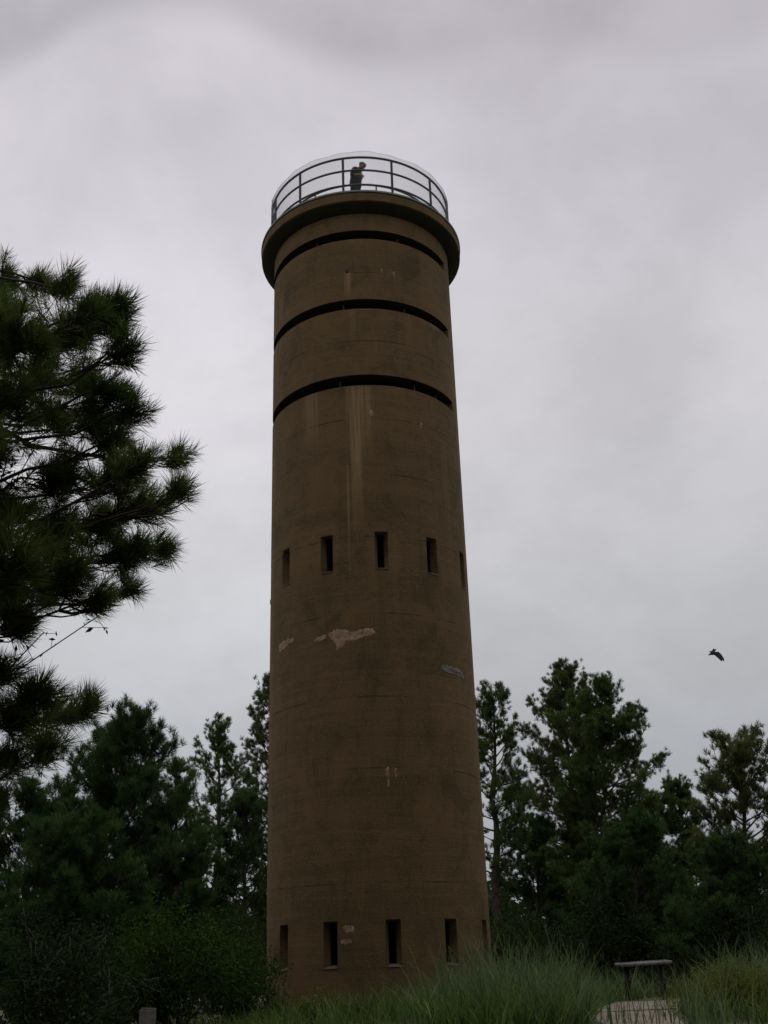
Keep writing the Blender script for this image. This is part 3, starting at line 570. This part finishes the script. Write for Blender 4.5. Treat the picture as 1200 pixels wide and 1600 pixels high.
# ------------------------------------------------------------------ near pine on the left, its trunk just outside the picture
def near_pine():
    rng = np.random.default_rng(77); d0 = 6.4
    b = at(-150, 1530, d0); b[2] = float(gz(b[0], b[1])) - .05
    root = tag(empty('pine_tree', b), 'near pine with long needles filling the left edge of the picture', 'tree')
    top = at(-110, 300, d0) - b; s = np.linspace(0, 1, 12)
    tr = np.stack([top[0] * s + .06 * np.sin(s * 7), top[1] * s + .05 * np.cos(s * 5), top[2] * s], 1); rad = .095 * (1 - .9 * s) + .008
    tm = MB(); tm.tube(tr, rad, 10); tm.build('trunk', M['bark'], root, smooth=180)
    cl_ = [(22, 438, 28), (72, 438, 26), (120, 452, 32), (150, 480, 30), (180, 466, 32), (195, 490, 32), (205, 535, 30), (120, 520, 46), (40, 510, 50), (70, 590, 50), (140, 590, 44), (185, 600, 40), (226, 632, 26), (165, 655, 40), (20, 610, 45), (195, 680, 28), (100, 650, 34),
           (115, 735, 48), (190, 740, 44), (235, 712, 28), (286, 712, 28), (296, 762, 26), (245, 780, 38), (170, 810, 52), (100, 825, 54), (30, 790, 48), (270, 848, 28), (215, 855, 42), (30, 870, 50), (130, 880, 46), (214, 915, 20), (85, 915, 38), (25, 935, 36), (165, 925, 26), (45, 965, 30),
           (20, 1040, 30), (80, 1075, 36), (156, 1096, 22), (112, 1110, 32), (45, 1110, 44), (85, 1160, 26), (30, 1170, 30), (15, 1240, 20), (8, 480, 40), (5, 560, 40), (5, 700, 24)]
    for k in range(34): cl_.append((rng.uniform(-360, -20), rng.uniform(500, 1120), rng.uniform(35, 55)))
    ppm = 1850 / d0; lm = MB(); C = []; A = []
    for i, (x, y, r) in enumerate(cl_):
        dd = d0 + rng.normal(0, .45) if x > -20 else d0 + rng.uniform(-1.6, 1.6)
        c = at(x, y, dd) - b; hd = np.linalg.norm(c[:2] - tr[6, :2]); z0 = np.clip(c[2] - .10 * hd - rng.uniform(0, .2), .9, top[2] * .97)
        p0 = np.array([np.interp(z0, tr[:, 2], tr[:, k]) for k in range(3)]); L = np.linalg.norm(c - p0)
        P = np.array([p0 + (c - p0) * u + np.array((0, 0, -.10 * L * math.sin(PI * u))) for u in np.linspace(0, 1, 8)]); P[1:-1] += rng.normal(0, .02, (6, 3))
        lm.tube(P, np.linspace(.008 + .006 * L, .0045, 8), 6)
        for u in rng.uniform(.3, .86, int(L * 6)):
            q0 = P[0] + (P[-1] - P[0]) * u + np.array((0, 0, -.10 * L * math.sin(PI * u))); o = nrm(rng.normal(size=3) + (0, 0, .3) + nrm(c - p0) * .6) * rng.uniform(.08, .26)
            lm.tube([q0, q0 + o * .5 + (0, 0, .01), q0 + o], (.004, .0035, .0025), 4, caps=False); C.append(q0 + o); A.append(nrm(o))
        rm = r / ppm; nsub = max(5, int((r / 6.2) ** 1.57))
        for k in range(nsub):
            u = rng.uniform(.72, 1.0); q0 = P[0] + (P[-1] - P[0]) * u + np.array((0, 0, -.10 * L * math.sin(PI * u)))
            o = rng.normal(size=3); o = nrm(o) * rm * (rng.uniform(.15, 1.0) ** .6 if rng.random() < .8 else rng.uniform(1.0, 1.45)); tip = c + o - nrm(c - p0) * .03
            Q = np.array([q0 + (tip - q0) * v + np.array((0, 0, -.05 * math.sin(PI * v))) for v in np.linspace(0, 1, 5)])
            lm.tube(Q, np.linspace(.0055, .0028, 5), 4, caps=False)
            ax_ = nrm(nrm(tip - q0) * .8 + nrm(c - p0) * .5 + o / rm * .6 + (0, 0, .35)); C.append(tip - ax_ * .03); A.append(ax_)
            if rng.random() < .9: C.append(Q[3] + rng.normal(0, .02, 3)); A.append(nrm(ax_ + rng.normal(0, .4, 3)))
    lm.build('limbs', M['bark'], root, smooth=180)
    cm = MB(); tufts_into(cm, np.array(C), np.array(A), .145, 56, .0034, 1.1, .6); tag(cm.build('crown', M['needle_near'], root), kind='stuff')
    print('near tufts', len(C))
near_pine()
# a thin broadleaf sapling climbing through the near pine
rng = np.random.default_rng(5); b = at(-60, 1530, 6.2); b[2] = float(gz(b[0], b[1])) - .03
vine = tag(empty('leafy_sapling', b), 'thin sapling with small oval leaves tangled in the near pine', 'sapling')
st = MB(); Cs = []
for tgt in [(60, 690), (70, 985), (150, 960), (30, 740), (110, 560), (60, 505), (45, 620), (20, 960), (70, 800)]:
    e = at(*tgt, 6.2 + rng.normal(0, .2)) - b; s = np.linspace(0, 1, 9)[:, None]
    P = np.hstack([(e[None, :2] - (-.25, 0)) * s ** 7 + np.array((-.25, 0)) * s ** .5, e[2] * s ** .8]) + rng.normal(0, .02, (9, 3)) * s; P[0] = 0
    st.tube(P, np.linspace(.012, .003, 9), 5)
    for u in rng.uniform(.66, 1, 16):
        c = np.array([np.interp(u * 8, range(9), P[:, k]) for k in range(3)]); o = rng.normal(0, .06, 3); st.tube([c, c + o * .5, c + o], .0018, 3, caps=False); Cs.append(c + o * 1.15); Cs.append(c + o * .6 + rng.normal(0, .02, 3))
tag(st.build('stems', M['twig'], vine, smooth=180), kind='stuff')
lm = MB(); leaf_cloud(lm, np.array(Cs), .026, rng); 
lm.build('leaves', M['leaf_dark'], vine)

# ------------------------------------------------------------------ shrubs
shrub('leafy green shrub low on the left, lighter than the pines behind', 275, 15.5, 1412, 1.0, 51, 'leaf', 9000, .032)
shrub('leafy shrub touching the lower left side of the tower', 372, 17.5, 1445, .75, 52, 'leaf', 6000, .032)
shrub('dark leafy shrub in the bottom left corner', 60, 12.5, 1430, 1.0, 53, 'leaf_dark', 8000, .03)
shrub('dim rounded shrub between the corner shrub and the lighter shrub', 150, 14.5, 1475, .8, 54, 'leaf_dark', 6000, .03)
shrub('dark thicket shrub behind the tower base on the right', 815, 31, 1400, 1.9, 55, 'leaf_dark', 9000, .05)
shrub('dark thicket shrub behind the sign panel', 985, 32, 1405, 2.0, 56, 'leaf_dark', 10000, .05)
shrub('dark thicket shrub left of the yellow-green bush', 1085, 31, 1425, 1.6, 57, 'leaf_dark', 8000, .05)
shrub('dark thicket shrub at the right edge behind the tall grass', 1190, 28, 1395, 1.5, 58, 'leaf_dark', 8000, .045)
shrub('dark thicket shrub left of the tower base, behind the leafy one', 330, 30, 1380, 2.1, 59, 'leaf_dark', 9000, .05)
shrub('dark thicket shrub deep in shade on the left', 180, 26, 1375, 1.9, 60, 'leaf_dark', 9000, .045)
shrub('leafy weed clump in the grass before the left lower window', 492, 16.5, 1545, .28, 61, 'leaf_yellow', 900, .022, None, name='weed_plant', cat='weed')
shrub('small green weed in the grass between the lower windows', 562, 16.0, 1562, .24, 62, 'leaf', 700, .022, None, name='weed_plant', cat='weed')
shrub('bushy weed at the left foot of the tower', 425, 18.0, 1530, .35, 63, 'leaf', 1200, .024, None, name='weed_plant', cat='weed')
# the wood that closes the clearing on every side, read as one mass
rng = np.random.default_rng(8); C = []; K = 0
for k in range(1500):
    a = rng.uniform(0, 2 * PI); back = 1 if math.sin(a) < .15 else 0  # unseen rear wood, made tall and dense to block light on the tower
    rr = rng.uniform(1, 1.35); cx, cy = (30 if back else 34) * rr * math.cos(a), 20 + (38 * rr * math.sin(a) if not back else 27 * rr * math.sin(a)); hgt = rng.uniform(3.0, 6.2) if not back else rng.uniform(13, 20)
    if math.hypot(cx, cy) < 6.5 or (back and cy > 4): continue
    n = 130 if not back else 240
    p = rng.normal(size=(n, 3)); p /= np.linalg.norm(p, axis=1)[:, None]; p *= rng.random(n)[:, None] ** .35 * (1.5, 1.5, hgt * .5)
    C.append(p + (cx, cy, hgt * .5 + .9)); 
C = np.concatenate(C); C = C[C[:, 2] > .3]
lm = MB(); leaf_cloud(lm, C, .33, rng); tag(lm.build('woodland', M['leaf_dark']), 'dark continuous wood closing off the clearing, its unseen rear raised to block light', 'woodland', kind='stuff')

# ------------------------------------------------------------------ path with its slabs, sign panel, posts
path = tag(empty('path', (0, 0, 0)), 'pale cement path leading to the sign panel', kind='structure')
def slab(px4, name='slab'):
    z = None; P = []
    for (x, y) in px4:
        v = ray(x, y); k = (0.985 + .035 - EYE) / v.z; P.append((v.x * k, v.y * k))
    P = np.array(P); n = len(P); zt = 1.02; zb = .85
    m = MB(); m.add(np.vstack([np.c_[P, np.full(n, zt)], np.c_[P, np.full(n, zb)]]), [(0, i, i + 1) for i in range(1, n - 1)], [(i, (i + 1) % n, (i + 1) % n + n, i + n) for i in range(n)])
    o = m.build(name, M['cement'], path); bv = o.modifiers.new('bevel', 'BEVEL'); bv.width = .012; bv.segments = 2; return o
slab([(965, 1565), (1087, 1560), (1084, 1572), (1060, 1575.5), (1020, 1577), (925, 1581)])
slab([(923, 1582.4), (1020, 1578.3), (1060, 1576.8), (1051, 1584), (1072, 1604), (1130, 1660), (850, 1670), (905, 1604)])
def sign():
    d = 25.0; L_ = at(974, 1562, d); Rr_ = at(1048, 1560, d + .25); gz_ = 1.02
    c = (L_ + Rr_) / 2; c[2] = gz_; dx = Rr_ - L_; rz = math.atan2(dx[1], dx[0])
    root = tag(empty('sign_panel', c, rz), 'low sloping information panel on two dark legs beside the path', 'sign')
    tilt = Matrix.Rotation(R_(-2), 3, 'Y') @ Matrix.Rotation(R_(2.5), 3, 'X')
    hw = .50
    m = MB(); m.box((0, 0, .70), (hw, .28, .010), tilt); fb = m.build('board', mat('printed_panel', (.24, .23, .22), .5, col2=(.16, .17, .17), vscale=6), root)
    m = MB()
    for y in (-.29, .29): m.box(np.array(tilt @ Vector((0, y, 0))) + (0, 0, .70), (hw + .03, .022, .030), tilt)
    for x in (-hw - .012, hw + .012): m.box(np.array(tilt @ Vector((x, 0, 0))) + (0, 0, .70), (.02, .266, .0295), tilt)
    m.build('frame', mat('grey_metal_frame', (.17, .165, .16), .55, col2=(.10, .095, .09), vscale=10), fb)
    for x in (-.37, .37):
        m = MB(); m.box((x, .02, .33), (.045, .05, .36)); m.box((x, .02, -.01), (.09, .09, .012)); m.box((x, 0, .655), (.03, .2, .02), tilt); o = m.build('leg', M['black'], root)
sign()
def square_post(px, py, dist, hw, label, name, mt, cat, tilt=0, wob=.0):
    t = at(px, py, dist); g = float(gz(t[0], t[1])); root = tag(empty(name, (t[0], t[1], g), R_(18)), label, cat)
    h = t[2] - g; m = MB(); m.box((0, 0, h / 2 - .05), (hw, hw, h / 2 + .05), Matrix.Rotation(tilt, 3, 'Y')); o = m.build('shaft', M[mt], root)
    bv = o.modifiers.new('bevel', 'BEVEL'); bv.width = .012; bv.segments = 2
    m = MB(); m.box((.01, 0, h + .006), (hw * .93, hw * .93, .008), Matrix.Rotation(.05, 3, 'Y')); m.build('cap', M[mt], root)
square_post(231, 1577, 14.0, .085, 'squat grey timber post in the grass at bottom left', 'timber_post', 'post', 'post')
# half buried stone in the grass before the tower
c = at(580, 1584, 18); g = float(gz(c[0], c[1])); bm = bmesh.new(); bmesh.ops.create_icosphere(bm, subdivisions=3, radius=1)
for v in bm.verts:
    v.co = Vector((max(-.72, min(.72, v.co.x)), max(-.7, min(.7, v.co.y)), max(-.6, min(.66, v.co.z)))) * (1 + .06 * math.sin(v.co.x * 5 + v.co.z * 4)); v.co = Vector((v.co.x * .19, v.co.y * .16, v.co.z * .20))
me = bpy.data.meshes.new('stone_block'); bm.to_mesh(me); bm.free(); me.materials.append(M['stone']); o = bpy.data.objects.new('stone_block', me); COL.objects.link(o)
o.location = (c[0], c[1], c[2] - .13); o.rotation_euler = (.1, .15, .5); tag(o, 'small grey stone block half hidden in the grass before the tower', 'stone')

# ------------------------------------------------------------------ grasses
def blades(m, P, L, wid, rng, lean=.35, curl=.9, seg=5):
    K = len(P); az = rng.uniform(0, 2 * PI, K); h = np.stack([np.cos(az), np.sin(az), 0 * az], 1); th = np.abs(rng.normal(0, lean, K)) + .03; cu = rng.uniform(.25, 1, K) * curl
    side = np.stack([-np.sin(az), np.cos(az), 0 * az], 1) * np.cos(.8) + h * .2
    a = P.copy(); rows = []
    for i in range(seg + 1):
        w_ = wid * (1 - (i / seg) ** 1.6) * .5 + .0008; rows.append(a - side * w_[:, None] if np.ndim(w_) else a - side * w_); rows.append(a + side * w_[:, None] if np.ndim(w_) else a + side * w_)
        ang_ = th + cu * (i / seg) ** 1.5; a = a + (h * np.sin(ang_)[:, None] + np.array((0, 0, 1)) * np.cos(ang_)[:, None]) * (L / seg)[:, None]
    V = np.stack(rows, 1).reshape(-1, 3); n = 2 * (seg + 1); i0 = np.arange(K)[:, None] * n + np.arange(seg)[None] * 2
    i0 = i0.ravel(); m.add(V, None, np.stack([i0, i0 + 1, i0 + 3, i0 + 2], 1)); return a
def scatter(n, x0, x1, d0, d1, rng, clump=.16, per_=26, pxmode=True):
    k = n // per_ + 1; px = rng.uniform(x0, x1, k); dd = rng.uniform(d0, d1, k); out = []
    for a_, d_ in zip(px, dd):
        q_ = at(a_, 1530, d_)[:2]; out.append(q_ + rng.normal(0, clump, (per_, 2)))
    q_ = np.concatenate(out)
    return np.c_[q_, gz(q_[:, 0], q_[:, 1]) - .02]
rng = np.random.default_rng(3)
def keep(P):  # leave the tower, path and sign free
    ok = np.hypot(P[:, 0], P[:, 1] - D) > R + .12
    v = P - np.array((0, 0, EYE)); f_ = v @ np.array(FW); u = 600 + 1700 * (v @ np.array(RT)) / f_; w_ = 800 - 1700 * (v @ np.array(UPV)) / f_
    lft = np.where(w_ < 1574, 965 - (w_ - 1565) * 5.9, 912 - (w_ - 1574) * .6); rgt = np.where(w_ < 1573, 1090, np.where(w_ < 1583, 1056, 1052 + (w_ - 1583) * 1.3))
    onpath = (w_ > 1560) & (w_ < 1700) & (u > lft + 28) & (u < rgt - 4) & (P[:, 1] > 10)
    return P[ok & ~onpath]
def tall(m, n, x0, x1, d0, d1, l0, l1, wid, clump=.22, per_=18, lean=.45, curl=1.6):
    P = keep(scatter(n, x0, x1, d0, d1, rng, clump, per_)); c = np.repeat(rng.uniform(.45, 1.15, len(P) // 9 + 1), 9)[:len(P)]
    return blades(m, P, rng.uniform(l0, l1, len(P)) * c, wid * rng.uniform(.7, 1.8, len(P)), rng, lean, curl)
m = MB()
tall(m, 1700, 720, 930, 14, 18, .55, 1.15, .018, .4); tall(m, 260, 740, 920, 14.5, 17, 1.0, 1.35, .015, .5, 5, .25, .7)
tall(m, 1500, 680, 900, 17.5, 22.3, .45, .95, .018, .3); tall(m, 500, 570, 720, 15, 18, .35, .62, .016, .4)
tall(m, 700, 850, 1085, 12.6, 15.0, .50, .85, .017, .4, 6); P = scatter(130, 900, 1085, 13.0, 15.6, rng, .3, 5); blades(m, P, rng.uniform(.45, .75, len(P)), .016 * rng.uniform(.7, 1.5, len(P)), rng, .45, 1.6)
tall(m, 2000, 770, 1230, 26.5, 30, .6, 1.15, .022, .4); tall(m, 1500, 1135, 1300, 20, 24, .8, 1.35, .02, .4)
tag(m.build('beach_grass', M['grass']), 'long blue-green beach grass round the tower base', 'grass', kind='stuff')
m = MB()
tall(m, 2700, 400, 700, 13.6, 21.5, .25, .62, .015, .35); tall(m, 2000, 280, 460, 13.6, 20, .2, .45, .014, .35); tall(m, 2400, -60, 320, 12.0, 22, .2, .45, .014)
tall(m, 4200, 860, 1260, 24.5, 29, .15, .5, .018, .4); tall(m, 1500, 700, 940, 13.0, 14.5, .3, .6, .014); tall(m, 2000, 1060, 1260, 14, 24, .2, .5, .015); tall(m, 2600, 800, 1000, 16, 27, .15, .45, .016, .35); tall(m, 420, 950, 1100, 23.6, 26.5, .25, .55, .016, .3)
tag(m.build('short_grass', M['grass_green']), 'short green grass in front of the tower and on the left', 'grass', kind='stuff')
m = MB(); P = keep(np.vstack([scatter(200, 700, 960, 14, 21, rng, .4, 4), scatter(60, 420, 640, 14, 19, rng, .4, 4), scatter(200, 1020, 1250, 15, 28, rng, .4, 4)])); ln = rng.uniform(.5, 1.0, len(P)) * np.where(P[:, 0] < .6, .6, 1)
tp_ = blades(m, P, ln, .008, rng, .3, .7); n_ = len(tp_) // 3
tufts_into(m, tp_[:n_] - (0, 0, .03), np.repeat([[0, .1, 1.]], n_, 0), .06, 10, .006, .5, 1.6)
tag(m.build('dry_grass', M['straw']), 'dry straw-coloured stalks among the green grass', 'grass', kind='stuff')
# yellow-green bush right of the path
rng = np.random.default_rng(9); b = at(1150, 1530, 16.5); b[2] = float(gz(b[0], b[1])) - .02
yb = tag(empty('goldenrod_bush', b), 'yellow-green feathery bush right of the sign panel', 'bush')
st = MB(); C = []
for k in range(260):
    o = rng.normal(0, .30, 2) * (1.15, .8); hh = rng.uniform(.45, .82) * (1 - .35 * min(1, np.hypot(*o) / .7)); P = curve((o[0], o[1], 0), (o[0] * .5, o[1] * .5, 1), hh, 4, .1, rng, .12); st.tube(P, np.linspace(.004, .0015, 5), 3)
    u = rng.uniform(.15, 1, 70) * 4; C.append(np.stack([np.interp(u, range(5), P[:, c]) for c in range(3)], 1) + rng.normal(0, .026, (70, 3)))
tag(st.build('stems', M['twig'], yb), kind='stuff'); lm = MB(); leaf_cloud(lm, np.concatenate(C), .016, rng, 0); tag(lm.build('foliage', M['leaf_yellow'], yb), kind='stuff')
print('tris', sum(len(o.data.polygons) for o in bpy.data.objects if o.type == 'MESH'))
